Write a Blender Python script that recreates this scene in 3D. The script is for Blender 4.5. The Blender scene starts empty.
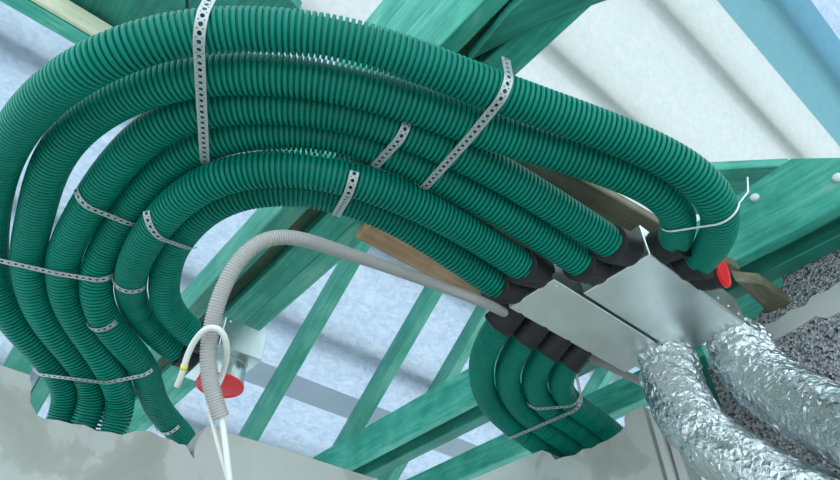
import bpy, bmesh, math, random
import numpy as np
from math import sin, cos, pi, radians, sqrt, atan2
from mathutils import Vector, Matrix

random.seed(4); RNG = np.random.default_rng(4)
S = bpy.context.scene
COL = S.collection

# ------------------------------------------------------------------ camera
# house axes: X along the eave, Y towards the eave (down the roof slope), Z up; lens at EYE above the floor
EYE = 1.75
TH, AZ, F = radians(43), radians(40.3), 600.0
_fh = np.array([sin(AZ), cos(AZ), 0.]); RT = np.array([cos(AZ), -sin(AZ), 0.]); _z = np.array([0, 0, 1.])
FW = _fh * cos(TH) + _z * sin(TH); UP = -_fh * sin(TH) + _z * cos(TH)
cam_d = bpy.data.cameras.new('camera'); cam = bpy.data.objects.new('camera', cam_d); COL.objects.link(cam)
cam_d.sensor_width = 36; cam_d.lens = F / 840 * 36; cam_d.clip_start = .02; cam_d.clip_end = 200
M = Matrix.Identity(4)
for i in range(3):
    M[i][0] = RT[i]; M[i][1] = UP[i]; M[i][2] = -FW[i]
M[2][3] = EYE
cam.matrix_world = M
S.camera = cam

# ------------------------------------------------------------------ sky, sun, exposure
W = bpy.data.worlds.new('sky'); S.world = W; W.use_nodes = True
bgn = W.node_tree.nodes['Background']
bgn.inputs[0].default_value = (.77, .89, .98, 1); bgn.inputs[1].default_value = 2.05
sd = bpy.data.lights.new('sun', 'SUN'); sd.energy = 1.15; sd.angle = radians(20); sd.color = (1, .97, .9)
sun = bpy.data.objects.new('sun', sd); COL.objects.link(sun); sun.location = (2, 6, 9)
sun.rotation_euler = Vector((-.25, -.30, -.92)).to_track_quat('-Z', 'Y').to_euler()
S.view_settings.view_transform = 'Standard'; S.view_settings.look = 'None'
S.view_settings.gamma = 1; S.view_settings.use_curve_mapping = False
S.view_settings.exposure = 0.06

# ------------------------------------------------------------------ geometry of sight lines (metres, relative to the lens)
def ray(px, py): return FW + RT * (px - 420) / F + UP * (240 - py) / F
def on_plane(px, py, n, c):
    r = ray(px, py); return r * (c / float(r @ np.asarray(n, float)))
def pz(px, py, z): return on_plane(px, py, (0, 0, 1), z)
def pu(px, py, u): return on_plane(px, py, (1, 0, 0), u)
def pw(px, py, w): return on_plane(px, py, (0, 1, 0), w)
def pd(px, py, d): return ray(px, py) * d
def proj(P):
    P = np.atleast_2d(P); d = P @ FW
    return np.stack([420 + F * (P @ RT) / d, 240 - F * (P @ UP) / d], 1)
OFF = np.array([0, 0, EYE])

# ------------------------------------------------------------------ helpers
def tag(o, label=None, cat=None, group=None, kind=None):
    if label: o['label'] = label
    if cat: o['category'] = cat
    if group: o['group'] = group
    if kind: o['kind'] = kind
    return o
def link_mesh(name, verts, faces, mat, parent=None, smooth=False, origin=None):
    verts = np.asarray(verts, float)
    og = np.zeros(3) if origin is None else np.asarray(origin, float)
    me = bpy.data.meshes.new(name)
    me.from_pydata([tuple(v) for v in (verts - og)], [], [tuple(f) for f in faces])
    me.update()
    if smooth: me.polygons.foreach_set('use_smooth', [True] * len(me.polygons))
    me.materials.append(mat)
    o = bpy.data.objects.new(name, me); COL.objects.link(o); o.location = tuple(og)
    if parent:
        q, base = parent, np.zeros(3)
        while q: base = base + np.array(q.location); q = q.parent
        o.parent = parent; o.location = tuple(og - base)
    return o
def fix_normals(o):
    bm = bmesh.new(); bm.from_mesh(o.data); bmesh.ops.recalc_face_normals(bm, faces=bm.faces); bm.to_mesh(o.data); bm.free()
def empty(name, loc):
    o = bpy.data.objects.new(name, None); COL.objects.link(o); o.location = tuple(loc); o.empty_display_size = .05
    return o
def bevel(o, w, seg=1):
    bm = bmesh.new(); bm.from_mesh(o.data)
    bmesh.ops.recalc_face_normals(bm, faces=bm.faces)
    bmesh.ops.bevel(bm, geom=[e for e in bm.edges if len(e.link_faces) == 2 and e.calc_face_angle(0) > .5], offset=w, segments=seg, profile=.6, affect='EDGES', clamp_overlap=True)
    bm.to_mesh(o.data); bm.free()
BOXF = [(0, 3, 2, 1), (4, 5, 6, 7), (0, 1, 5, 4), (1, 2, 6, 5), (2, 3, 7, 6), (3, 0, 4, 7)]
def box(name, lo, hi, mat, parent=None, bev=.0):
    x0, y0, z0 = lo; x1, y1, z1 = hi
    v = [(x0, y0, z0), (x1, y0, z0), (x1, y1, z0), (x0, y1, z0), (x0, y0, z1), (x1, y0, z1), (x1, y1, z1), (x0, y1, z1)]
    o = link_mesh(name, np.array(v) + OFF, BOXF, mat, parent, origin=np.array([(x0+x1)/2, (y0+y1)/2, z0]) + OFF)
    if bev: bevel(o, bev)
    return o
def plank(name, a, b, side, up, mat, parent=None, bev=.004):
    """timber from a to b (one long lower edge), cross-section spanned by vectors side and up; local X runs along the grain"""
    a, b, side, up = [np.asarray(q, float) for q in (a, b, side, up)]
    L = np.linalg.norm(b - a); x = (b - a) / L
    y = side - x * (side @ x); wy = np.linalg.norm(y); y /= wy
    z = up - x * (up @ x) - y * (up @ y); wz = np.linalg.norm(z); z /= wz
    vs = [(0, 0, 0), (L, 0, 0), (L, wy, 0), (0, wy, 0), (0, 0, wz), (L, 0, wz), (L, wy, wz), (0, wy, wz)]
    o = link_mesh(name, vs, BOXF, mat)
    bevel(o, bev)
    m = Matrix.Identity(4)
    for i in range(3):
        m[i][0] = x[i]; m[i][1] = y[i]; m[i][2] = z[i]; m[i][3] = (a + OFF)[i]
    if parent:
        o.parent = parent; m = parent.matrix_basis.inverted() @ m
    o.matrix_basis = m
    return o
def plate(name, pts, thick, mat, parent=None, bev=.003, along=None):
    """flat board with outline pts (3D, coplanar, relative to lens), thickened by the vector thick"""
    pts = np.asarray(pts, float); n = len(pts); th = np.asarray(thick, float)
    v = np.vstack([pts, pts + th])
    f = [tuple(range(n - 1, -1, -1)), tuple(range(n, 2 * n))] + [(i, (i + 1) % n, n + (i + 1) % n, n + i) for i in range(n)]
    og = pts.mean(0)
    if along is None: o = link_mesh(name, v + OFF, f, mat, parent, origin=og + OFF)
    else:
        x = np.asarray(along, float); x /= np.linalg.norm(x); z = th / np.linalg.norm(th); z = z - x * (z @ x); z /= np.linalg.norm(z); y = np.cross(z, x)
        R = np.stack([x, y, z])
        o = link_mesh(name, (v - og) @ R.T, f, mat)
        m = Matrix.Identity(4)
        for i in range(3):
            m[i][0] = x[i]; m[i][1] = y[i]; m[i][2] = z[i]; m[i][3] = (og + OFF)[i]
        if parent: o.parent = parent; m = parent.matrix_basis.inverted() @ m
        o.matrix_basis = m
    fix_normals(o)
    if bev: bevel(o, bev)
    return o
def catmull(P, n=24):
    P = np.asarray(P, float); P = np.vstack([2 * P[0] - P[1], P, 2 * P[-1] - P[-2]]); out = []
    for i in range(1, len(P) - 2):
        p0, p1, p2, p3 = P[i - 1:i + 3]
        t = np.linspace(0, 1, n, endpoint=False)[:, None]
        out.append(.5 * (2 * p1 + (p2 - p0) * t + (2 * p0 - 5 * p1 + 4 * p2 - p3) * t ** 2 + (-p0 + 3 * p1 - 3 * p2 + p3) * t ** 3))
    out.append(P[-2][None]); return np.vstack(out)
def resample(P, step=None, s=None):
    d = np.r_[0, np.cumsum(np.linalg.norm(np.diff(P, axis=0), axis=1))]
    if s is None: s = np.linspace(0, d[-1], max(2, int(round(d[-1] / step)) + 1))
    return np.stack([np.interp(s, d, P[:, k]) for k in range(3)], 1)
def smooth_path(P, it=30, pin=2):
    P = P.copy()
    for _ in range(it): P[pin:-pin] = P[pin:-pin] * .5 + .25 * (P[pin - 1:-pin - 1] + P[pin + 1:len(P) - pin + 1])
    return P
def frames(P):
    T = np.gradient(P, axis=0); T /= np.linalg.norm(T, axis=1)[:, None]
    N = np.zeros_like(P); a = np.array([0, 0, 1.]) if abs(T[0][2]) < .9 else np.array([1., 0, 0])
    n = a - T[0] * (a @ T[0]); n /= np.linalg.norm(n); N[0] = n
    for i in range(1, len(P)):
        n = N[i - 1] - T[i] * (N[i - 1] @ T[i]); N[i] = n / np.linalg.norm(n)
    return T, N, np.cross(T, N)
def sweep(P, R, seg=24, caps=True):
    R = np.broadcast_to(np.asarray(R, float), (len(P),)); T, N, B = frames(P)
    a = np.linspace(0, 2 * pi, seg, endpoint=False)
    V = (P[:, None] + R[:, None, None] * (N[:, None] * np.cos(a)[None, :, None] + B[:, None] * np.sin(a)[None, :, None])).reshape(-1, 3)
    i = np.arange(len(P) - 1)[:, None] * seg; j = np.arange(seg)[None]; j2 = (j + 1) % seg
    Fq = np.stack([i + j, i + j2, i + seg + j2, i + seg + j], -1).reshape(-1, 4).tolist()
    if caps: Fq.append(list(range(seg - 1, -1, -1))); Fq.append([(len(P) - 1) * seg + k for k in range(seg)])
    return V, Fq
def tube(name, P, R, mat, parent=None, seg=24, caps=True, smooth=True):
    V, Fq = sweep(P, R, seg, caps)
    return link_mesh(name, V + OFF, Fq, mat, parent, smooth, origin=P[0] + OFF)
def lathe(name, c, ax, st, mat, parent=None, seg=24, smooth=False):
    c = np.asarray(c, float); ax = np.asarray(ax, float); ax = ax / np.linalg.norm(ax)
    n = np.cross(ax, (0, 0, 1.) if abs(ax[2]) < .9 else (1., 0, 0)); n /= np.linalg.norm(n); b = np.cross(ax, n)
    a = np.linspace(0, 2 * pi, seg, endpoint=False); V = []; Fq = []
    for h, q in st: V += [c + ax * h + q * (n * cos(t) + b * sin(t)) for t in a]
    for i in range(len(st) - 1): Fq += [(i * seg + k, i * seg + (k + 1) % seg, (i + 1) * seg + (k + 1) % seg, (i + 1) * seg + k) for k in range(seg)]
    Fq += [tuple(range(seg - 1, -1, -1)), tuple((len(st) - 1) * seg + k for k in range(seg))]
    return link_mesh(name, np.array(V) + OFF, Fq, mat, parent, smooth, origin=c + OFF)
def corrugated(name, path, R, depth, pitch, mat, seg=24, parent=None):
    d = np.r_[0, np.cumsum(np.linalg.norm(np.diff(path, axis=0), axis=1))]
    n = int(d[-1] / pitch); prof = [(.0, .10), (.05, .02), (.28, 0), (.51, .02), (.56, .10), (.58, 1), (.98, 1)]
    s, r = [], []
    for k in range(n):
        for t, q in prof: s.append((k + t) * pitch); r.append(R - depth * q)
    o = tube(name, resample(path, s=np.array(s)), np.array(r), mat, parent, seg); o.data.set_sharp_from_angle(angle=radians(48)); return o

# ------------------------------------------------------------------ materials
def mat(name):
    m = bpy.data.materials.new(name); m.use_nodes = True; nt = m.node_tree
    return m, nt, nt.nodes['Principled BSDF']
def N(nt, t, **kw):
    n = nt.nodes.new(t)
    for k, v in kw.items():
        if k in n.inputs: n.inputs[k].default_value = v
        else: setattr(n, k, v)
    return n
def ramp(nt, fac, stops):
    r = nt.nodes.new('ShaderNodeValToRGB'); el = r.color_ramp.elements
    while len(el) < len(stops): el.new(.5)
    for e, (p, c) in zip(el, stops): e.position = p; e.color = (*c, 1) if len(c) == 3 else c
    nt.links.new(fac, r.inputs[0]); return r
def coords(nt, scale=(1, 1, 1), kind='Object'):
    tc = nt.nodes.new('ShaderNodeTexCoord'); mp = nt.nodes.new('ShaderNodeMapping'); mp.inputs['Scale'].default_value = scale
    nt.links.new(tc.outputs[kind], mp.inputs[0]); return mp.outputs[0]
def bump(nt, h, bsdf, strength, dist=.01):
    b = nt.nodes.new('ShaderNodeBump'); b.inputs['Strength'].default_value = strength; b.inputs['Distance'].default_value = dist
    nt.links.new(h, b.inputs['Height']); nt.links.new(b.outputs[0], bsdf.inputs['Normal'])
def plain(name, c, rough=.5, metal=0.):
    m, nt, b = mat(name); b.inputs['Base Color'].default_value = (*c, 1); b.inputs['Roughness'].default_value = rough; b.inputs['Metallic'].default_value = metal
    return m
def timber(name, stops, rough=.62, bstr=.25, grain=(2.2, 26, 26)):
    m, nt, b = mat(name)
    oi = nt.nodes.new('ShaderNodeObjectInfo')
    tc = nt.nodes.new('ShaderNodeTexCoord'); mp = nt.nodes.new('ShaderNodeMapping'); mp.inputs['Scale'].default_value = grain
    vm = N(nt, 'ShaderNodeVectorMath', operation='SCALE'); vm.inputs[3].default_value = 9.0
    cx = nt.nodes.new('ShaderNodeCombineXYZ')
    for k in range(3): nt.links.new(oi.outputs['Random'], cx.inputs[k])
    nt.links.new(cx.outputs[0], vm.inputs[0])
    ad = N(nt, 'ShaderNodeVectorMath', operation='ADD'); nt.links.new(tc.outputs['Object'], ad.inputs[0]); nt.links.new(vm.outputs[0], ad.inputs[1])
    nt.links.new(ad.outputs[0], mp.inputs[0])
    n1 = N(nt, 'ShaderNodeTexNoise', Scale=1.6, Detail=9.0, Roughness=.68, Distortion=.6); nt.links.new(mp.outputs[0], n1.inputs['Vector'])
    n2 = N(nt, 'ShaderNodeTexNoise', Scale=5.0, Detail=4.0, Roughness=.6); nt.links.new(ad.outputs[0], n2.inputs['Vector'])
    mx = N(nt, 'ShaderNodeMix', data_type='FLOAT'); mx.inputs[0].default_value = .45
    nt.links.new(n1.outputs[0], mx.inputs[2]); nt.links.new(n2.outputs[0], mx.inputs[3])
    r = ramp(nt, mx.outputs[0], stops); nt.links.new(r.outputs[0], b.inputs['Base Color'])
    b.inputs['Roughness'].default_value = rough
    bump(nt, n1.outputs[0], b, bstr, .006)
    return m
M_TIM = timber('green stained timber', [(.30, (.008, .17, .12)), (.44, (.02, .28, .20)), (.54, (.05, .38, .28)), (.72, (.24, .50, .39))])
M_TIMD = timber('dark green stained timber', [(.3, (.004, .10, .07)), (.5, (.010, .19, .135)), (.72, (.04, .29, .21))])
M_TIML = timber('pale worn green timber', [(.3, (.10, .33, .24)), (.5, (.22, .46, .36)), (.7, (.42, .58, .46))])
M_RAF = timber('green stained rafter wood', [(.3, (.02, .20, .14)), (.48, (.05, .30, .22)), (.6, (.11, .38, .29)), (.74, (.24, .46, .36))])
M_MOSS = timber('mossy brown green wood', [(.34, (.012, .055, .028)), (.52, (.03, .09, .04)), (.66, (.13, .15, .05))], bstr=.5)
M_BROWN = timber('raw brown board', [(.3, (.24, .12, .055)), (.5, (.44, .27, .15)), (.7, (.60, .43, .27))], rough=.7, bstr=.4)
M_WEATH = timber('weathered grey brown board', [(.3, (.05, .055, .03)), (.5, (.13, .13, .08)), (.7, (.25, .24, .16))], rough=.75, bstr=.4)
M_PALE = timber('bare pale batten wood', [(.3, (.30, .30, .18)), (.5, (.52, .56, .40)), (.7, (.62, .62, .46))], bstr=.15)

def hose_mat():
    m, nt, b = mat('green corrugated plastic')
    n = N(nt, 'ShaderNodeTexNoise', Scale=3.5, Detail=3.0); nt.links.new(coords(nt), n.inputs['Vector'])
    r = ramp(nt, n.outputs[0], [(.3, (.0, .178, .124)), (.7, (.001, .222, .158))]); nt.links.new(r.outputs[0], b.inputs['Base Color'])
    b.inputs['Roughness'].default_value = .42; b.inputs['Specular IOR Level'].default_value = .18
    return m
M_HOSE = hose_mat()
M_BLACK = plain('black rubber', (.008, .009, .01), .6)
M_RED = plain('red plastic cap', (.72, .012, .02), .4)
def steel_mat(name, c, rough, sc=7.0):
    m, nt, b = mat(name)
    n = N(nt, 'ShaderNodeTexNoise', Scale=sc, Detail=3.0); nt.links.new(coords(nt), n.inputs['Vector'])
    r = ramp(nt, n.outputs[0], [(.3, tuple(x * .86 for x in c)), (.7, c)]); nt.links.new(r.outputs[0], b.inputs['Base Color'])
    rr = ramp(nt, n.outputs[0], [(.3, (rough,) * 3), (.7, (rough + .14,) * 3)]); nt.links.new(rr.outputs[0], b.inputs['Roughness'])
    b.inputs['Metallic'].default_value = 1
    return m
M_STEEL = steel_mat('galvanised sheet steel', (.82, .88, .86), .32)
M_STEEL2 = steel_mat('bright galvanised steel', (.50, .60, .60), .26, 14)
M_STRAP = plain('galvanised strap steel', (.50, .52, .53), .5, .6)
M_SCREW = plain('screw steel', (.75, .76, .76), .35, .9)
M_NUT = plain('dull zinc bolt', (.72, .74, .74), .5, .4)
def foil_mat():
    m, nt, b = mat('crumpled aluminium foil')
    n = N(nt, 'ShaderNodeTexNoise', Scale=40.0, Detail=5.0, Roughness=.6, Distortion=2.0); nt.links.new(coords(nt), n.inputs['Vector'])
    bump(nt, n.outputs[0], b, .35, .01)
    b.inputs['Base Color'].default_value = (.63, .68, .69, 1); b.inputs['Metallic'].default_value = 1; b.inputs['Roughness'].default_value = .15
    return m
M_FOIL = foil_mat()
M_COND = plain('light grey conduit plastic', (.38, .38, .365), .5)
M_CABLE = plain('white cable sheath', (.66, .69, .64), .45)
M_TAPE = plain('yellow tape', (.75, .68, .10), .5)
M_TIE = plain('white nylon tie', (.85, .86, .85), .4)
def membrane_mat(name, c0, c1, tw=.85):
    m = bpy.data.materials.new(name); m.use_nodes = True; nt = m.node_tree; nt.nodes.clear()
    out = nt.nodes.new('ShaderNodeOutputMaterial')
    n = N(nt, 'ShaderNodeTexNoise', Scale=15.0, Detail=9.0, Roughness=.72, Distortion=.9); nt.links.new(coords(nt, (1, 1.6, 1.6)), n.inputs['Vector'])
    r = ramp(nt, n.outputs[0], [(.34, c0), (.62, c1)])
    t = nt.nodes.new('ShaderNodeBsdfTranslucent'); d = nt.nodes.new('ShaderNodeBsdfDiffuse'); mx = nt.nodes.new('ShaderNodeMixShader')
    nt.links.new(r.outputs[0], t.inputs[0]); nt.links.new(r.outputs[0], d.inputs[0]); mx.inputs[0].default_value = tw
    nt.links.new(d.outputs[0], mx.inputs[1]); nt.links.new(t.outputs[0], mx.inputs[2]); nt.links.new(mx.outputs[0], out.inputs[0])
    return m
M_MEMW = membrane_mat('white roofing membrane', (.36, .40, .395), (.42, .445, .435))
M_LAP = membrane_mat('teal tinted double membrane layer', (.25, .52, .60), (.30, .56, .63))
M_TAPE2 = membrane_mat('grey membrane joint strip', (.46, .50, .50), (.50, .54, .53))
M_MEMB = membrane_mat('bluish roofing membrane', (.235, .305, .385), (.345, .415, .485))
def plaster_mat():
    m, nt, b = mat('patchy grey white plaster'); c = coords(nt)
    n = N(nt, 'ShaderNodeTexNoise', Scale=2.6, Detail=7.0, Roughness=.55, Distortion=.4); nt.links.new(c, n.inputs['Vector'])
    r = ramp(nt, n.outputs[0], [(.40, (.36, .385, .34)), (.47, (.41, .435, .39)), (.495, (.50, .525, .485)), (.75, (.55, .575, .54))]); nt.links.new(r.outputs[0], b.inputs['Base Color'])
    n2 = N(nt, 'ShaderNodeTexNoise', Scale=30.0, Detail=6.0); nt.links.new(c, n2.inputs['Vector'])
    bump(nt, n2.outputs[0], b, .25, .01); b.inputs['Roughness'].default_value = .85
    return m
M_PLAS = plaster_mat()
def gravel_mat():
    m, nt, b = mat('porous lightweight aggregate block'); c = coords(nt)
    v = N(nt, 'ShaderNodeTexVoronoi', Scale=120.0); nt.links.new(c, v.inputs['Vector'])
    n = N(nt, 'ShaderNodeTexNoise', Scale=60.0, Detail=5.0, Roughness=.7); nt.links.new(c, n.inputs['Vector'])
    mx = N(nt, 'ShaderNodeMath', operation='MULTIPLY'); nt.links.new(v.outputs['Color'], mx.inputs[0]); nt.links.new(n.outputs[0], mx.inputs[1])
    r = ramp(nt, mx.outputs[0], [(.06, (.05, .055, .06)), (.18, (.25, .265, .28)), (.34, (.55, .57, .58))]); nt.links.new(r.outputs[0], b.inputs['Base Color'])
    bump(nt, v.outputs['Distance'], b, .9, .02); b.inputs['Roughness'].default_value = .9
    return m
M_GRAV = gravel_mat()
M_MORT = plain('grey mortar', (.46, .48, .46), .9)
M_FLOOR = plain('pale concrete screed', (.56, .56, .54), .85)
M_BEAD = plain('white corner bead', (.62, .64, .62), .6)

# ------------------------------------------------------------------ room shell
fl = box('floor', (-5, -6, -EYE - .1), (6, 6, -EYE), M_FLOOR); tag(fl, kind='structure')
XL = lambda x, y: pw(x, y, 2.0); XR = lambda x, y: pu(x, y, 2.0)
prof = [(30, 375), (31, 388), (30, 402), (37, 415), (45, 419), (58, 420), (72, 424), (85, 425), (97, 431), (110, 432), (122, 435), (135, 431), (150, 431), (161, 437), (172, 440), (179, 444), (186, 445), (190, 453), (194, 459), (195, 447), (201, 434), (207, 426)]
pts = [(-3.0, 2.0, .947), *[XL(*q) for q in [(0, 365)] + prof], (1.0, 2, .963), (2.0, 2, .962), (2.0, 2, -EYE), (-3.0, 2, -EYE)]
wl = plate('wall_left', pts, (0, .1, 0), M_PLAS, bev=0); tag(wl, kind='structure')
pr = [(542, 450), (550, 453), (555, 460), (563, 457), (575, 455), (583, 449), (592, 448), (600, 443), (608, 440), (617, 434), (622, 430), (625, 425), (624, 418), (628, 412)]
pts = [(2, 2.1, 1.092), (2, 1.7, 1.092), *[XR(*q) for q in pr], (2, 1.05, 1.092), (2, 1.03, -EYE), (2, 2.1, -EYE)]
wr = plate('wall_right', pts, (.1, 0, 0), M_PLAS, bev=0); tag(wr, kind='structure')
bd = plank('trim_1', (1.975, .995, -EYE), (1.975, .995, 1.06), (0, .028, 0), (.1, 0, 0), M_BEAD); tag(bd, kind='structure')
bd = plank('trim_2', (1.99, .955, -EYE), (1.99, .955, 1.06), (0, .034, 0), (.1, 0, 0), M_BEAD); tag(bd, kind='structure')
# rough block gable beyond the plenums
up_ = [(780, 292), (783, 283), (781, 274), (790, 268), (795, 262)]
UG = 2.13
pts = [(UG, .82, -EYE), (UG, .82, 1.2), *[pu(*q, UG) for q in up_], (UG, .38, 1.42), (UG, -.3, 1.42), (UG, -.3, -EYE)]
wg = plate('wall_gable', pts, (.14, 0, 0), M_GRAV, bev=0); tag(wg, kind='structure')
mj = [(745, 330), (760, 325), (775, 322), (790, 310), (805, 306), (812, 296), (828, 290), (840, 281), (870, 268), (900, 290), (866, 301), (840, 312), (826, 318), (815, 316), (800, 326), (785, 334), (770, 342), (752, 346)]
o = plate('mortar_joint', [pu(x, y, UG - .008) for x, y in mj], (.012, 0, 0), M_MORT, wg, bev=0)
# ------------------------------------------------------------------ roof: membrane sheets, battens
C = 4.1; CM = 4.28
SL = .818
def roofp(u, w, off=0.):
    p = np.array([u, w, CM - SL * w]); return p + np.array([0, SL, 1]) / sqrt(1 + SL * SL) * off
def membrane(name, w0, w1, off, mt, label):
    us = np.linspace(-1.0, 6.5, 76); ws = np.linspace(w0, w1, 24)
    V = []
    for w in ws:
        for u in us:
            sag = .004 * sin(w * 7 + u * 3) * min(1, 4 * (w - w0), 4 * (w1 - w))
            V.append(roofp(u, w, off + sag))
    n = len(us); Fq = [(j * n + i, j * n + i + 1, (j + 1) * n + i + 1, (j + 1) * n + i) for j in range(len(ws) - 1) for i in range(n - 1)]
    o = link_mesh(name, np.array(V) + OFF, Fq, mt, smooth=True, origin=roofp(2, (w0 + w1) / 2) + OFF)
    sm = o.modifiers.new('thickness', 'SOLIDIFY'); sm.thickness = .0008
    o.modifiers.clear()
    return tag(o, label, 'roofing membrane', kind=None)
membrane('roofing_membrane', -.85, -.12, .0, M_MEMB, 'bluish white membrane sheet at the top right corner above the dark overlap band')
membrane('overlap_strip', -.32, .14, -.02, M_LAP, 'wide teal overlap strip crossing the white membrane at the top right')
membrane('overlap_strip', 2.93, 3.04, -.02, M_TAPE2, 'narrow grey overlap strip behind the rafters above the plaster wall')
membrane('roofing_membrane', -.12, 1.55, .0, M_MEMW, 'bright white translucent membrane sheet filling the upper right above the hoses')
membrane('roofing_membrane', 1.55, 2.97, .0, M_MEMB, 'bluish membrane sheet behind the rafters, between grey overlap band and green hoses')
membrane('roofing_membrane', 2.97, 4.9, .0, M_MEMB, 'lowest bluish membrane sheet just above the pale plaster wall')
for w, nm in ((-.62, 'topmost'), (-.1, 'second from the top'), (.42, 'third from the top'), (.99, 'fourth from the top'), (1.58, 'fourth from the eave'), (2.26, 'third from the eave'), (2.76, 'second from the eave'), (3.35, 'nearest the eave')):
    a = roofp(-1.0, w, .05); b = roofp(6.5, w, .05)
    o = plank('roof_batten', a, b, (0, -.07, .057), (0, .03, .037), M_PALE)
    tag(o, 'roof batten showing as shadow line through the membrane, ' + nm, 'roof batten', 'battens above the roofing membrane')

# ------------------------------------------------------------------ timbers
RD = np.array([0, -1, SL]) / sqrt(1 + SL * SL); RN = np.array([0, SL, 1]) / sqrt(1 + SL * SL)
def rafter_at(u0, u1, wt, wb, label):
    a = np.array([u0, wb, C - SL * wb]); b = np.array([u0, wt, C - SL * wt])
    o = plank('rafter', a, b, (u1 - u0, 0, 0), RN * .12, M_RAF)
    return tag(o, label, 'rafter', 'roof rafters under the membrane')
rafter_at(1.365, 1.445, 1.98, 4.3, 'slender green rafter rising from the plaster wall between the red-capped box and the next rafter')
rafter_at(1.962, 2.036, 1.98, 4.3, 'slender green rafter clamped by the wide tie beam left of the lower hose bundle')
rafter_at(2.39, 2.465, 1.98, 4.3, 'green rafter partly hidden right behind the outer hose of the lower bundle')
rafter_at(3.66, 3.74, 1.98, 4.3, 'green rafter seen in the gap between the lower hoses and the foil duct')
rafter_at(.10, .22, 1.98, 4.3, 'green rafter stub at the left frame edge above the plaster wall')
rafter_at(.27, .34, 1.98, 4.3, 'thin green rafter stub just right of the rafter at the left frame edge')
pl = plank('purlin', (-1.0, 1.94, 1.257 * 1.94), (6.0, 1.94, 1.257 * 1.94), (0, .075, 0), (0, 0, .13), M_TIM)
pf = plank('facing_board', (-1.0, 1.915, 1.262 * 1.94), (.5, 1.915, 1.262 * 1.94), (0, .023, 0), (0, 0, .118), M_PALE); tag(pf, 'pale bare facing board on the side of the purlin in the top left corner', 'board')
tag(pl, 'green purlin crossing the top left corner beneath the pale facing board', 'purlin')
# first twin tie beam, overhead
def tie(name, u0, u1, z0, z1, wa, wb, mt, label, group=None):
    o = plank(name, (u0, wb, z0), (u0, wa, z0), (u1 - u0, 0, 0), (0, 0, z1 - z0), mt)
    return tag(o, label, 'tie beam', group)
tie('tie_beam', .533, .600, 1.40, 1.58, 1.14, 3.35, M_RAF, 'narrow pale green tie plank left of the mossy plank behind the grey conduit')
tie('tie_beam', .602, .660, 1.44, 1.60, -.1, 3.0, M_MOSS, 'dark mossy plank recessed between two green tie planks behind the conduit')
tie('tie_beam', .662, .752, 1.40, 1.58, -.6, 3.3, M_TIM, 'rough textured green tie plank above the red-capped box')
tie('tie_beam', .754, .832, 1.41, 1.58, .8, 3.3, M_TIM, 'smooth darker green tie plank against the right side of the rough one')
pts = [np.array(q) for q in ((.545, 1.12, 1.41), (.545, 1.12, 2.13), (.545, -.6, 2.13), (.545, -.6, 1.41))]
tag(plate('strut_board', pts, (.05, 0, 0), M_TIM, along=(0, 1, 0)), 'broad bright green board face above the hoses at the top centre', 'board')
pts = [pz(x, y, 1.385) for x, y in ((468, 62), (540, 25), (575, 12), (612, -1), (660, -30), (560, -30), (510, 10))]
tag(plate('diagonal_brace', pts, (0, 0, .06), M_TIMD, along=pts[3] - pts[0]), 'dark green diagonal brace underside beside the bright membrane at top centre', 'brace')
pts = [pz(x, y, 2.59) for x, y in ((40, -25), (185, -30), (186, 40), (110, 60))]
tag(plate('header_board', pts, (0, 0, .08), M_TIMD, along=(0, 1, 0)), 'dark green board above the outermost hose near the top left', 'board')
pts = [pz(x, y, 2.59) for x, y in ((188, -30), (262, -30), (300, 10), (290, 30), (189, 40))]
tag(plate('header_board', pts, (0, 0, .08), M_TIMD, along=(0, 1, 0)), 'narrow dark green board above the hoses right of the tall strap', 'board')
# second twin tie beam
P2 = [(0, 0)]
pts = [pu(x, y, 1.9) for x, y in ((791, 158), (840, 157))]
pl2 = [(1.9, 3.45, 1.40), (1.9, 3.45, 1.6), (1.9, 1.6, 1.59), (1.9, .45, 1.66), tuple(pts[0]), tuple(pts[1]), (1.9, -.35, 1.55), (1.9, -.35, 1.40)]
e = plate('tie_beam', pl2, (.05, 0, 0), M_TIM, along=(0, 1, 0), bev=.004)
tag(e, 'wide green tie beam with two pale bolts at the right, running behind both steel boxes', 'tie beam')
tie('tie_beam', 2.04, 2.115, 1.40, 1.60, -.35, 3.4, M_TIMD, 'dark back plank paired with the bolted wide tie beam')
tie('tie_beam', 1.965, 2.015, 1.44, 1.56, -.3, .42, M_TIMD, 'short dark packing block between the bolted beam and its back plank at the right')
def nut(x, y):
    c = pu(x, y, 1.9)
    prof = [(0.0, .017), (.006, .0165), (.011, .013), (.013, .006)]
    V, Fq = sweep(np.array([c + np.array([-h, 0, 0]) for h, r in prof]), np.array([r for h, r in prof]), 12)
    V = V + OFF
    inv = e.matrix_basis.inverted()
    V = [tuple(inv @ Vector(v)) for v in V]
    o = link_mesh('bolt', V, Fq, M_NUT, smooth=False); o.parent = e
    o['label'] = 'pale round bolt head'
nut(755, 198); nut(838, 178)
# third tie beam, above the gable wall
tie('tie_beam', 2.36, 2.44, 1.32, 1.46, .9, 3.0, M_TIM, 'lower green tie beam just above the right plaster wall below the hose bundle')
tie('tie_beam', 2.36, 2.44, 1.42, 1.60, -.9, .85, M_TIM, 'green beam end over the rough block wall at the right edge')
pts = [pz(x, y, 1.80) for x, y in ((690, 171), (793, 166), (793, 215), (690, 215))]
tag(plate('cross_board', pts, (0, 0, .05), M_TIM, along=pts[1] - pts[0]), 'bright teal cross board behind the hose bend, left of the bolted beam', 'board')
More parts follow.
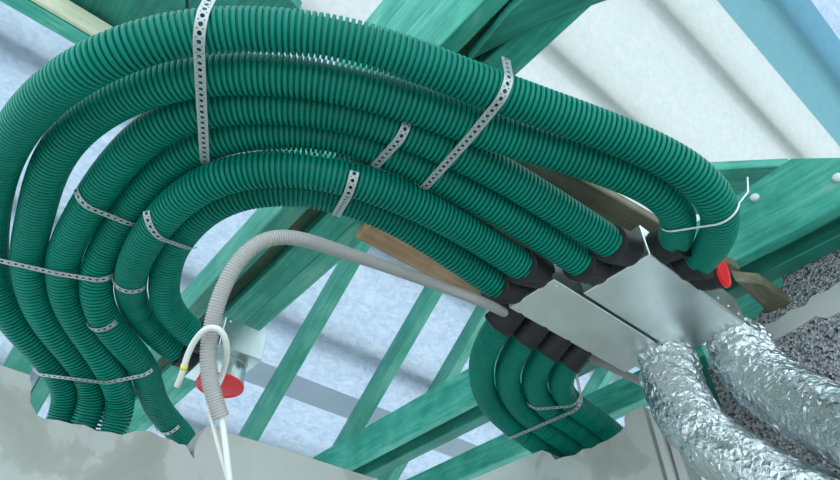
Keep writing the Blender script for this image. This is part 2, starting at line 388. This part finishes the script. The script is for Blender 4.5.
# boards carrying the hoses
b1 = plank('support_board', (.77, 1.05, 1.355), (2.0, 1.03, 1.355), (0, .19, 0), (0, 0, .04), M_BROWN); tag(b1, 'raw brown board under the beams, showing below the inner hoses', 'board')
b2 = plank('support_board', (.85, .63, 1.36), (1.9, .50, 1.36), (0, .22, 0), (0, 0, .04), M_WEATH); tag(b2, 'weathered grey-brown board showing between the second and third hoses beside the steel boxes', 'board')
b4 = plank('support_board', (.78, .845, 1.375), (1.95, .80, 1.375), (0, .17, 0), (0, 0, .02), M_WEATH); tag(b4, 'added dark board closing the bright gap between the fourth and fifth hoses above the steel box collars', 'board')  # added board: hides the bright membrane so the gap between hoses stays dark
b3 = plate('board_end', [pz(x, y, 1.30) for x, y in ((735, 281), (764, 284), (796, 306), (776, 320))], (0, 0, .05), M_WEATH, along=(1, 0, 0)); tag(b3, 'sawn weathered board end beside the red-capped collar, above the rough block wall', 'board')
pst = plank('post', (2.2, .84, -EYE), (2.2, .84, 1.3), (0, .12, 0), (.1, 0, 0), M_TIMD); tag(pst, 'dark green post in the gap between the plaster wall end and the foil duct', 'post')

# ------------------------------------------------------------------ hoses
D = .1
def P3(lst):
    return np.array([pz(x, y, z) for x, y, z in lst])
tail = lambda p, dy, dz: p + np.array([0, dy, dz])
H = {}
H[1] = [(702, 260, 1.172), (719, 238, 1.13), (726, 212, 1.10), (714, 188, 1.11), (688, 166, 1.13), (649, 148, 1.16), (600, 128, 1.18), (550, 111, 1.19), (500, 93, 1.2), (450, 74, 1.2), (405, 56, 1.2), (360, 41, 1.2), (310, 32, 1.2), (260, 28, 1.2), (210, 28, 1.19), (170, 33, 1.17), (130, 44, 1.15), (95, 60, 1.13), (60, 83, 1.11), (32, 108, 1.09), (7, 145, 1.07), (-5, 180, 1.05), (-10, 215, 1.04), (-11, 250, 1.03), (-8, 280, 1.03), (0, 305, 1.02), (13, 324, 1.02), (36, 343, 1.01), (56, 361, .99), (70, 379, .97), (77, 398, .945)]
H[2] = [(668, 240, 1.19), (685, 216, 1.15), (673, 196, 1.15), (643, 181, 1.165), (602, 166, 1.18), (561, 153, 1.19), (515, 140, 1.205), (470, 126, 1.21), (420, 107, 1.21), (370, 90, 1.21), (335, 81, 1.21), (297, 75, 1.21), (260, 72, 1.21), (210, 73, 1.2), (170, 78, 1.18), (150, 84, 1.17), (118, 98, 1.14), (90, 114, 1.12), (65, 135, 1.1), (48, 160, 1.08), (39, 185, 1.07), (33, 215, 1.06), (29, 250, 1.05), (29, 280, 1.04), (36, 308, 1.03), (54, 333, 1.01), (79, 356, .99), (96, 376, .965), (104, 396, .945)]
H[3] = [(612, 245, 1.168), (590, 229, 1.18), (557, 208, 1.2), (525, 188, 1.21), (490, 167, 1.215), (451, 147, 1.22), (424, 135, 1.22), (390, 123, 1.22), (342, 110, 1.22), (300, 105, 1.22), (260, 103, 1.22), (210, 104, 1.21), (180, 111, 1.2), (150, 126, 1.17), (133, 142, 1.15), (113, 163, 1.13), (95, 188, 1.11), (77, 222, 1.08), (65, 250, 1.06), (60, 275, 1.05), (63, 297, 1.04), (75, 320, 1.03), (93, 341, 1.01), (111, 360, .99), (123, 380, .965), (128, 400, .95)]
H[4] = [(582, 264, 1.168), (560, 248, 1.18), (530, 228, 1.2), (500, 209, 1.21), (470, 192, 1.215), (440, 176, 1.22), (420, 168, 1.22), (380, 152, 1.22), (350, 144, 1.22), (320, 138, 1.22), (285, 134, 1.22), (247, 134, 1.22), (215, 138, 1.21), (195, 145, 1.2), (170, 159, 1.18), (148, 177, 1.16), (128, 200, 1.13), (109, 228, 1.1), (97, 255, 1.07), (93, 280, 1.06), (99, 308, 1.04), (113, 330, 1.02), (126, 348, 1.0), (135, 370, .98), (146, 394, .97), (162, 415, .96), (179, 431, .95), (193, 446, .95)]
H[5] = [(525, 268, 1.168), (505, 254, 1.18), (485, 242, 1.19), (462, 229, 1.2), (430, 213, 1.21), (390, 195, 1.22), (365, 184, 1.22), (342, 177, 1.22), (320, 172, 1.22), (292, 168, 1.22), (260, 169, 1.22), (232, 173, 1.21), (205, 183, 1.2), (178, 199, 1.18), (157, 219, 1.16), (140, 242, 1.13), (128, 265, 1.11), (124, 289, 1.1), (131, 313, 1.09), (146, 331, 1.09), (165, 344, 1.1), (184, 353, 1.1)]
H[6] = [(500, 287, 1.168), (478, 273, 1.18), (453, 257, 1.19), (428, 241, 1.2), (400, 226, 1.21), (370, 212, 1.22), (340, 201, 1.22), (310, 195, 1.22), (285, 193, 1.22), (260, 193, 1.22), (235, 197, 1.21), (215, 206, 1.2), (200, 217, 1.19), (186, 233, 1.17), (172, 252, 1.15), (162, 270, 1.13), (159, 289, 1.11), (164, 307, 1.1), (176, 322, 1.1), (192, 333, 1.1)]
H[7] = [(503, 321, 1.165), (490, 338, 1.17), (480, 362, 1.18), (484, 388, 1.18), (498, 411, 1.18), (520, 430, 1.165), (545, 443, 1.14)]
H[8] = [(528, 334, 1.165), (514, 351, 1.17), (505, 374, 1.18), (508, 394, 1.18), (522, 412, 1.18), (545, 428, 1.16), (571, 441, 1.13)]
H[9] = [(552, 346, 1.165), (540, 360, 1.17), (531, 379, 1.18), (535, 397, 1.18), (549, 412, 1.175), (570, 426, 1.155), (593, 438, 1.125)]
H[10] = [(576, 356, 1.165), (564, 368, 1.17), (557, 384, 1.18), (563, 397, 1.18), (577, 409, 1.17), (598, 422, 1.145), (615, 431, 1.115)]
Lp = {}
START = {1: ((1.515, .556, 1.205), (1.515, .50, 1.18)), 2: ((1.40, .556, 1.205), (1.395, .50, 1.19)),
         3: ((1.344, .615, 1.205), (1.25, .612, 1.17)), 4: ((1.344, .728, 1.205), (1.25, .722, 1.17)),
         5: ((1.221, .858, 1.205), (1.13, .846, 1.17)), 6: ((1.221, .958, 1.205), (1.135, .957, 1.17))}
for i, u in zip((7, 8, 9, 10), (1.275, 1.395, 1.513, 1.63)): START[i] = ((u, 1.0, 1.205), (u, 1.075, 1.17))
def zleft(k, i, l):
    x, y, z = l[i]; top = min(range(len(l)), key=lambda j: l[j][1])
    if k > 6 or i < top: return z
    zz = float(np.interp(y, [0, 250, 310, 360, 400, 440], [1.2, 1.2, 1.15, 1.11, 1.07, 1.06] if k < 5 else [1.2, 1.2, 1.2, 1.2, 1.2, 1.2]))
    if k == 1: zz -= float(np.interp(x, [-10, 30, 95, 130, 210], [0, .05, .09, .07, .0])) * (y < 240)
    if k == 4 and x > 120 and y > 320: zz = float(np.interp(y, [330, 394, 430], [1.14, 1.1, 1.09]))
    f = min(1, (i - top) / 4.)
    return z * (1 - f) + zz * f
def slide(k, i, l):
    top = min(range(len(l)), key=lambda j: l[j][1])
    return float(np.interp(l[i][1], [110, 150, 235, 275], [0, 1, 1, 0])) * {2: 3, 3: 7, 4: 6, 5: 4}.get(k, 0) if i > top else 0.
def lift(k, x, y, z):
    a = float(np.interp(x, [60, 150, 400, 500], [0, 1, 1, 0])) * (y < 280)
    return z + a * {1: 0, 2: .0, 3: .012, 4: .03, 5: -.03, 6: .022}.get(k, 0), a * {4: -2, 5: -6, 6: -6}.get(k, 0)
for k, l in H.items():
    l = [(x, y, zleft(k, i, l)) for i, (x, y, z) in enumerate(l)]
    l = [(x + slide(k, i, l), y, z) for i, (x, y, z) in enumerate(l)]
    l = [(x, y + lift(k, x, y, z)[1], lift(k, x, y, z)[0]) for x, y, z in l]
    P = P3(l)
    if k in START: P = np.vstack([np.array(START[k][1])[None], P[1:]])
    if k in (1, 2, 3, 4):
        e0 = P[-1]; w = e0[1]
        du = .02 if k == 4 else -.005
        ext = [e0 + (du, .02, -.035), e0 + (du * 2, .05, -.095), e0 + (du * 2.5, .075, -.19), e0 + (du * 2.5, .085, -.34)]
        ext = [q + np.array([0, max(0, 2.16 - w), 0]) * f for q, f in zip(ext, (.5, 1, 1, 1))]
        P = np.vstack([P, ext])
    if k >= 7:
        e0 = P[-1]; u = e0[0]; du = max(0, 2.05 - u)
        ext = [e0 + (du * .6 + .03, 0, -.02), e0 + (du + .1, 0, -.06), e0 + (du + .18, 0, -.16), e0 + (du + .2, 0, -.32)]
        P = np.vstack([P, ext])
    if k in (5, 6):
        P[-1] = (.555, 2.01 if k == 5 else 1.876, 1.2)
    Lp[k] = smooth_path(resample(catmull(P), .016), 14)
def relax(keys, it=60):
    A = [Lp[k] for k in keys]; idx = np.concatenate([np.full(len(a), i) for i, a in enumerate(A)])
    pos = np.concatenate([np.minimum(np.arange(len(a)), 99) for a in A])
    X = np.concatenate(A); ln = [len(a) for a in A]; st = np.r_[0, np.cumsum(ln)]
    wgt = np.clip(pos / 12., 0, 1)
    for i, k in enumerate(keys):
        if k in (5, 6): wgt[st[i]:st[i + 1]] *= np.clip((ln[i] - 1 - np.arange(ln[i])) / 12., 0, 1)
    for _ in range(it):
        d = X[:, None] - X[None]; r = np.sqrt((d ** 2).sum(-1)); r[idx[:, None] == idx[None]] = 9
        ov = np.clip(D * .97 - r, 0, None)
        push = (d / (r[..., None] + 1e-9) * ov[..., None])
        j = ov.argmax(1); mv = push[np.arange(len(X)), j] * .5 * wgt[:, None]
        X = X + mv
        for i in range(len(keys)):
            X[st[i]:st[i + 1]] = smooth_path(X[st[i]:st[i + 1]], 1)
    d = X[:, None] - X[None]; r = np.sqrt((d ** 2).sum(-1)); r[idx[:, None] == idx[None]] = 9
    print('min hose distance', keys, r.min(), 'n<.09', (r.min(1) < .09).sum(), 'of', len(X))
    for i, k in enumerate(keys): Lp[k] = X[st[i]:st[i + 1]]
relax([1, 2, 3, 4, 5, 6]); relax([7, 8, 9, 10])
HL = {1: 'outermost green corrugated hose of the big arc, bending round to the right steel box',
      2: 'second green corrugated hose from the outside of the big arc',
      3: 'third green corrugated hose from the outside, entering the left end of the right steel box',
      4: 'fourth green corrugated hose from the outside, rightmost one passing over the left plaster wall',
      5: 'fifth green corrugated hose, ending at the small red-capped box on its lower collar',
      6: 'innermost green corrugated hose of the big arc around the grey conduit',
      7: 'leftmost and outermost green hose of the short bundle under the left steel box',
      8: 'second green hose from the left in the short bundle under the left steel box',
      9: 'third green hose from the left in the short bundle under the left steel box',
      10: 'rightmost and innermost green hose of the short bundle under the left steel box'}
for k in range(1, 11):
    o = corrugated('ventilation_hose', resample(Lp[k], .004), .0478, .0086, .0132 if k < 7 else .0125, M_HOSE, seg=28)
    tag(o, HL[k], 'ventilation hose', 'green hoses of the big arc' if k < 7 else 'green hoses of the short bundle')

# ------------------------------------------------------------------ sheet steel boxes with black collars
def collar(parent, base, end, name='collar'):
    a = np.array(base, float); b = np.array(end, float); ax = b - a; L = np.linalg.norm(ax); ax /= L
    L += .028
    st = [(0, .050), (.002, .0525), (L * .45, .0525), (L * .47, .0545), (L - .012, .0545), (L - .010, .0565), (L - .001, .0565), (L, .054)]
    return lathe(name, a, ax, st, M_BLACK, parent, 32)
def cap(parent, c, ax, r, depth, name='end_cap'):
    ax = np.array(ax, float); ax /= np.linalg.norm(ax); c = np.array(c, float)
    st = [(-depth, r * .97), (-.004, r * .97), (-.004, r * 1.06), (.004, r * 1.06), (.006, r * 1.03), (.006, r * .95), (.004, r * .92), (.004, .002)]
    o = lathe(name, c, ax, st, M_RED, parent, 40)
    o['label'] = 'round red plastic cap'; return o
def screw(parent, c, n):
    c = np.array(c, float); n = np.array(n, float)
    st = [(0, .0045), (.0015, .0042), (.003, .002)]
    return lathe('screw', c, n, st, M_SCREW, parent, 10)
def frame_box(name, lo, hi, parent, mt):
    o = box(name, lo, hi, mt, parent, .0025); return o
PA = empty('distribution_box', np.array([1.53, .905, 1.15]) + OFF)
tag(PA, 'left flat galvanised steel distribution box with four black collars along its lower edge', 'distribution box')
frame_box('body', (1.221, .812, 1.15), (1.835, 1.0, 1.272), PA, M_STEEL)
PB = empty('distribution_box', np.array([1.61, .67, 1.15]) + OFF)
tag(PB, 'right flat galvanised steel distribution box with a red-capped collar at its upper edge', 'distribution box')
frame_box('body', (1.344, .558, 1.15), (1.885, .80, 1.272), PB, M_STEEL)
frame_box('flange', (1.60, .552, 1.15), (1.886, .558, 1.255), PB, M_STEEL)
for k, (a, b) in START.items():
    collar(PB if k <= 4 else PA, a, b)
cap(collar(PB, (1.60, .556, 1.205), (1.608, .508, 1.194)), (1.614, .474, 1.186), (.15, -.96, -.2), .054, .02)
for u in (1.72, 1.785, 1.85): screw(PB, (u, .5518, 1.175), (0, -1, 0))
for u, w in ((1.25, .83), (1.24, .985)): screw(PA, (u, w, 1.1495), (0, 0, -1))
# small box at the left
K = 1.088
PC = empty('distribution_box', np.array([.63, 1.77, 1.05]) * K + OFF)
tag(PC, 'small bright galvanised steel box with a red-capped round outlet at the left', 'distribution box')
frame_box('body', np.array((.556, 1.635, 1.05)) * K, np.array((.708, 1.90, 1.155)) * K, PC, M_STEEL2)
collar(PC, np.array((.558, 1.845, 1.103)) * K, np.array((.525, 1.843, 1.103)) * K); collar(PC, np.array((.558, 1.720, 1.103)) * K, np.array((.525, 1.722, 1.103)) * K)
oc = np.array((.632, 1.745, 1.05)) * K
ol = lathe('outlet', oc + (0, 0, .004), (0, 0, -1), [(0, .080), (.005, .082), (.009, .076), (.06, .076), (.062, .0785), (.074, .0785), (.078, .075)], M_STEEL2, PC, 48)
cap(ol, oc + (0, 0, -.078), (0, 0, -1), .078, .012)
for u, w in ((.675, 1.6348), (.575, 1.6348)): screw(PC, np.array((u, w, 1.145)) * K, (0, -1, 0))

# ------------------------------------------------------------------ foil ducts
def foil(name, pix, R, label, seed):
    P = np.array([pd(*q) for q in pix]); rg = np.random.default_rng(seed)
    st_ = .0095; P = smooth_path(resample(catmull(P), .006), 20); P = resample(P, st_); n = len(P); T, Nn, B = frames(P); m = 66
    a = np.linspace(0, 2 * pi, m, endpoint=False)[None] + rg.normal(0, .3 * 2 * pi / m, (n, m)); s = np.arange(n)[:, None] * st_
    amp = np.interp(s, [0, .12, .25, .45], [1.25, 1.1, .8, .65])
    h = rg.normal(0, .0016, (n, m)) * amp
    for k in range(8):
        h += np.abs(np.sin(rg.integers(1, 6) * a + rg.uniform(8, 45) * s + rg.uniform(0, 6.28))) * .0022 * amp
    for k in range(5):
        s0 = rg.uniform(.03, .40); h -= .007 * np.exp(-((s - s0 - .03 * np.sin(a + rg.uniform(0, 6.28))) / .012) ** 2) * (.5 + .5 * np.sin(a + rg.uniform(0, 6.28)))
    dirs = Nn[:, None] * np.cos(a)[..., None] + B[:, None] * np.sin(a)[..., None]
    rr = R * (.93 + .07 * np.clip(np.arange(n) / 5., 0, 1))[:, None]
    V = (P[:, None] + dirs * (rr + h - .009)[..., None] + T[:, None] * rg.normal(0, .0022, (n, m, 1))).reshape(-1, 3)
    Fq = []
    for i in range(n - 1):
        for k in range(m):
            k2 = (k + 1) % m; q = (i * m + k, i * m + k2, (i + 1) * m + k2, (i + 1) * m + k)
            Fq += [(q[0], q[1], q[2]), (q[0], q[2], q[3])] if rg.random() < .5 else [(q[0], q[1], q[3]), (q[1], q[2], q[3])]
    Fq += [tuple(range(m - 1, -1, -1)), tuple((n - 1) * m + k for k in range(m))]
    t = empty(name, P[0] + OFF)
    o = link_mesh('sleeve', V + OFF, Fq, M_FOIL, t, False, origin=P[0] + OFF)
    fix_normals(o)
    st = np.array([P[0] + (0, 0, .04), P[0] - (0, 0, .02)])
    tube('spigot', st, R * .8, M_STEEL, t, 40)
    return tag(t, label, 'air duct')
foil('foil_duct', [(667, 356, 2.13), (671, 377, 2.04), (680, 402, 1.94), (699, 431, 1.84), (729, 457, 1.74), (767, 480, 1.64), (813, 504, 1.54), (880, 540, 1.42)], .096,
     'crumpled silver foil duct hanging from the left steel box down to the bottom right', 1)
foil('foil_duct', [(738, 341, 2.06), (747, 361, 1.97), (766, 382, 1.86), (796, 402, 1.73), (836, 424, 1.58), (890, 450, 1.42), (960, 485, 1.26)], .100,
     'crumpled silver foil duct from the right steel box to the right frame edge', 2)

# ------------------------------------------------------------------ conduit and cables
cp = [pz(645, 384, 1.235), pz(610, 367, 1.24), pz(560, 343, 1.245), pz(520, 321, 1.245), pd(487, 304, 1.78), pd(440, 286, 1.68), pd(390, 268, 1.52), pd(340, 251, 1.36), pd(305, 240, 1.25), pd(280, 237, 1.2), pd(258, 243, 1.17), pd(236, 264, 1.14), pd(220, 296, 1.12), pd(211, 330, 1.11), pd(208, 360, 1.1), pd(212, 390, 1.09), pd(222, 420, 1.08)]
cpath = smooth_path(resample(catmull(cp), .004), 30)
o = corrugated('cable_conduit', cpath, .0155, .0016, .0052, M_COND, seg=16)
tag(o, 'light grey corrugated conduit arching from the left steel box and hanging down at the left', 'conduit')
c1 = smooth_path(resample(catmull([pd(213, 390, 1.09), pd(221, 415, 1.08), pd(225, 440, 1.06), pd(229, 475, 1.03), pd(234, 520, 1.0)]), .006), 4)
tag(tube('cable', c1, .0055, M_CABLE, seg=12), 'thicker straight white cable dropping out of the conduit end', 'cable', 'white cables hanging from the conduit')
c2 = smooth_path(resample(catmull([pd(204, 362, 1.125), pd(207, 395, 1.11), pd(213, 425, 1.085), pd(221, 455, 1.06), pd(228, 480, 1.04), pd(236, 520, 1.0)]), .006), 4)
tag(tube('cable', c2, .0038, M_CABLE, seg=12), 'thinner white cable running down beside the conduit end', 'cable', 'white cables hanging from the conduit')
lp = [pd(177, 386, 1.10), pd(182, 374, 1.09), pd(187, 357, 1.085), pd(194, 342, 1.08), pd(204, 330, 1.075), pd(214, 327, 1.075), pd(223, 333, 1.08), pd(227, 347, 1.095), pd(226, 362, 1.12), pd(221, 378, 1.13), pd(214, 392, 1.115)]
lpath = smooth_path(resample(catmull(lp), .004), 6)
lo = tube('cable_loop', lpath, .0056, M_CABLE, seg=12); tag(lo, 'white cable end looped round the conduit, with a yellow tape mark', 'cable')
i0 = int(np.argmin(np.linalg.norm(proj(lpath) - np.array([184, 367]), axis=1)))
o = tube('tape', lpath[i0 - 1:i0 + 2], .0066, M_TAPE, lo, 12); o['label'] = 'yellow tape ring'

# ------------------------------------------------------------------ perforated straps
def hull2(pts):
    pts = pts[np.lexsort((pts[:, 1], pts[:, 0]))]; h = []
    for p in pts:
        while len(h) >= 2 and (h[-1][0] - h[-2][0]) * (p[1] - h[-2][1]) - (h[-1][1] - h[-2][1]) * (p[0] - h[-2][0]) <= 0: h.pop()
        h.append(p)
    return np.array(h)
def strap_path(cross, gap=.003, top=None, tops=(None, None)):
    Cs, Ts = [], []
    for k, x, y in cross:
        q = proj(Lp[k]); i = int(np.argmin(((q - (x, y)) ** 2).sum(1))); Cs.append(Lp[k][i]); Ts.append(Lp[k][min(i + 2, len(q) - 1)] - Lp[k][max(i - 2, 0)])
    Cs = np.array(Cs); Ts = [t / np.linalg.norm(t) for t in Ts]
    if len(Cs) > 1: e_ = (Cs[-1] - Cs[0]) * (1, 1, 0)
    else: e_ = np.array([-Ts[0][1], Ts[0][0], 0.])
    if e_ @ RT < 0 and len(Cs) == 1: e_ = -e_
    e_ /= np.linalg.norm(e_); pts = []
    for c, t in zip(Cs, Ts):
        h = t * (1, 1, 0); h /= np.linalg.norm(h)
        sn = max(.45, abs(e_[0] * h[1] - e_[1] * h[0])); s0 = (c - Cs[0]) @ e_
        a = np.linspace(0, 2 * pi, 72, endpoint=False); rr = .05 + gap
        pts.append(np.stack([s0 + rr / sn * np.cos(a), c[2] + rr * np.sin(a)], 1))
    A = hull2(np.vstack(pts))
    A = A[(np.arange(len(A)) > 0) & (np.arange(len(A)) < len(A) - 1)] if len(A) > 4 else A
    while len(A) > 5 and tops[0] is None and abs(A[1][1] - A[0][1]) > 2.0 * abs(A[1][0] - A[0][0]): A = A[1:]
    while len(A) > 5 and tops[1] is None and abs(A[-2][1] - A[-1][1]) > 2.0 * abs(A[-2][0] - A[-1][0]): A = A[:-1]
    if tops[0] is not None: A = np.vstack([[A[0][0], max(tops[0], A[0][1] + .01)], A])
    if tops[1] is not None: A = np.vstack([A, [A[-1][0], max(tops[1], A[-1][1] + .01)]])
    P = np.array([Cs[0] * (1, 1, 0) + e_ * s + np.array([0, 0, z]) for s, z in A])
    return P, np.cross(e_, (0, 0, 1))
def ribbon(name, P, side, width, thick, mat_, holes, label, cat, group=None):
    cell = .009
    d = np.r_[0, np.cumsum(np.linalg.norm(np.diff(P, axis=0), axis=1))]; n = max(2, int(d[-1] / cell)); cell = d[-1] / n
    Vs, Fs = [], []
    def ev(s, t):
        p = np.array([np.interp(s, d, P[:, k]) for k in range(3)]); return p + side * t
    def add(lst):
        i0_ = len(Vs); Vs.extend(lst); return list(range(i0_, i0_ + len(lst)))
    def holecell(s0, s1, t0, t1, r, m=8):
        cs, ct = (s0 + s1) / 2, (t0 + t1) / 2
        out, inn = [], []
        for q in range(m):
            an = 2 * pi * (q + .5) / m; cx, cy = cos(an), sin(an); f = 1 / max(abs(cx), abs(cy))
            out.append(ev(cs + (s1 - s0) / 2 * cx * f, ct + (t1 - t0) / 2 * cy * f)); inn.append(ev(cs + r * cx, ct + r * cy))
        for q in range(m): pass
        a_ = add(out); b_ = add(inn)
        corners = {}
        for q in range(m):
            q2 = (q + 1) % m; Fs.append((a_[q], a_[q2], b_[q2], b_[q]))
        # fill the corners of the rectangle
        for sx, sy in ((1, 1), (-1, 1), (-1, -1), (1, -1)):
            an0 = atan2(sy, sx); best = sorted(range(m), key=lambda q: abs(((2 * pi * (q + .5) / m - an0 + pi) % (2 * pi)) - pi))[:2]
            c_ = add([ev(cs + sx * (s1 - s0) / 2, ct + sy * (t1 - t0) / 2)])[0]
            x_, y_ = sorted(best, key=lambda q: ((2 * pi * (q + .5) / m - an0 + pi) % (2 * pi)))
            Fs.append((a_[x_], c_, a_[y_]))
    w2 = width / 2
    for k in range(n):
        s0, s1 = ((k - .33 * (k % 2)) * cell + .33 * cell * (k % 2) * 2, (k + 1) * cell + .33 * cell * (1 - k % 2)) if holes else (k * cell, (k + 1) * cell)
        s0 = min(s0, d[-1]); s1 = min(s1, d[-1])
        if not holes: a_ = add([ev(s0, -w2), ev(s1, -w2), ev(s1, w2), ev(s0, w2)]); Fs.append(tuple(a_))
        elif k % 2 == 0: holecell(s0, s1, -w2, w2, min(.0052, (s1 - s0) * .45))
        else: holecell(s0, s1, -w2, 0, .0017); holecell(s0, s1, 0, w2, .0017)
    o = link_mesh(name, np.array(Vs) + OFF, Fs, mat_, origin=P[len(P) // 2] + OFF)
    bm = bmesh.new(); bm.from_mesh(o.data); bmesh.ops.remove_doubles(bm, verts=bm.verts, dist=.0003); bmesh.ops.recalc_face_normals(bm, faces=bm.faces); bm.to_mesh(o.data); bm.free()
    sm = o.modifiers.new('thickness', 'SOLIDIFY'); sm.thickness = thick; sm.offset = 0
    return tag(o, label, cat, group)
G = 'perforated steel hanging straps'
def strap(cross, label, tops=(None, None), width=.024):
    P, sd_ = strap_path(cross, tops=tops)
    ribbon('perforated_strap', P, sd_, width, .0012, M_STRAP, True, label, 'metal strap', G)
strap([(1, 201, 28), (2, 203, 74), (3, 207, 104), (4, 211, 138)], 'tall perforated strap crossing the four outer hoses at the top left', (1.38, None))
strap([(1, 492, 92), (2, 468, 126), (3, 448, 146), (4, 428, 170)], 'long slanting perforated strap across the four outer hoses at the top centre', (1.262, None))
strap([(3, 399, 128), (4, 380, 152)], 'short slanting perforated strap across the third and fourth hoses near the middle', (None, None))
strap([(5, 352, 180), (6, 338, 201)], 'short perforated strap across the two inner hoses above the brown board', (None, None))
strap([(3, 92, 190), (4, 128, 204)], 'perforated strap across the third and fourth hoses on the left side', (None, None), .02)
strap([(5, 162, 218), (6, 188, 231)], 'perforated strap across the two inner hoses at the left', (None, None), .02)
strap([(1, -9, 243), (2, 29, 252), (3, 62, 260), (4, 95, 264)], 'long perforated strap across the four outer hoses at the left frame edge', (None, None), .022)
strap([(5, 124, 276)], 'small perforated strap under the fifth hose at the left', (None, None), .018)
strap([(4, 101, 318)], 'small perforated strap under the fourth hose just above the lowest long strap', (None, None), .018)
strap([(1, 48, 364), (2, 80, 365), (3, 112, 366), (4, 134, 366)], 'lowest long perforated strap across four hoses above the plaster wall', (None, None), .02)
strap([(4, 170, 421)], 'short perforated strap round the end of the fourth hose at the plaster wall', (None, None), .018)
strap([(7, 512, 424), (8, 530, 417), (9, 549, 410), (10, 569, 399)], 'perforated strap across all four hoses of the short bundle', (None, 1.3), .02)
strap([(9, 533, 400), (10, 561, 396)], 'upper perforated strap across the two right hoses of the short bundle', (None, 1.3), .018)
Pz, sd_ = strap_path([(2, 676, 216), (1, 722, 206)], gap=.002)
tie_o = ribbon('cable_tie', Pz, sd_, .006, .0015, M_TIE, False, 'thin white nylon tie round the two hose bends at the right', 'cable tie')
hd = Pz[-1]
tube('tail', np.array([hd, hd + (.05, -.02, .06), hd + (.08, -.03, .13)]), .0022, M_TIE, tie_o, 8)
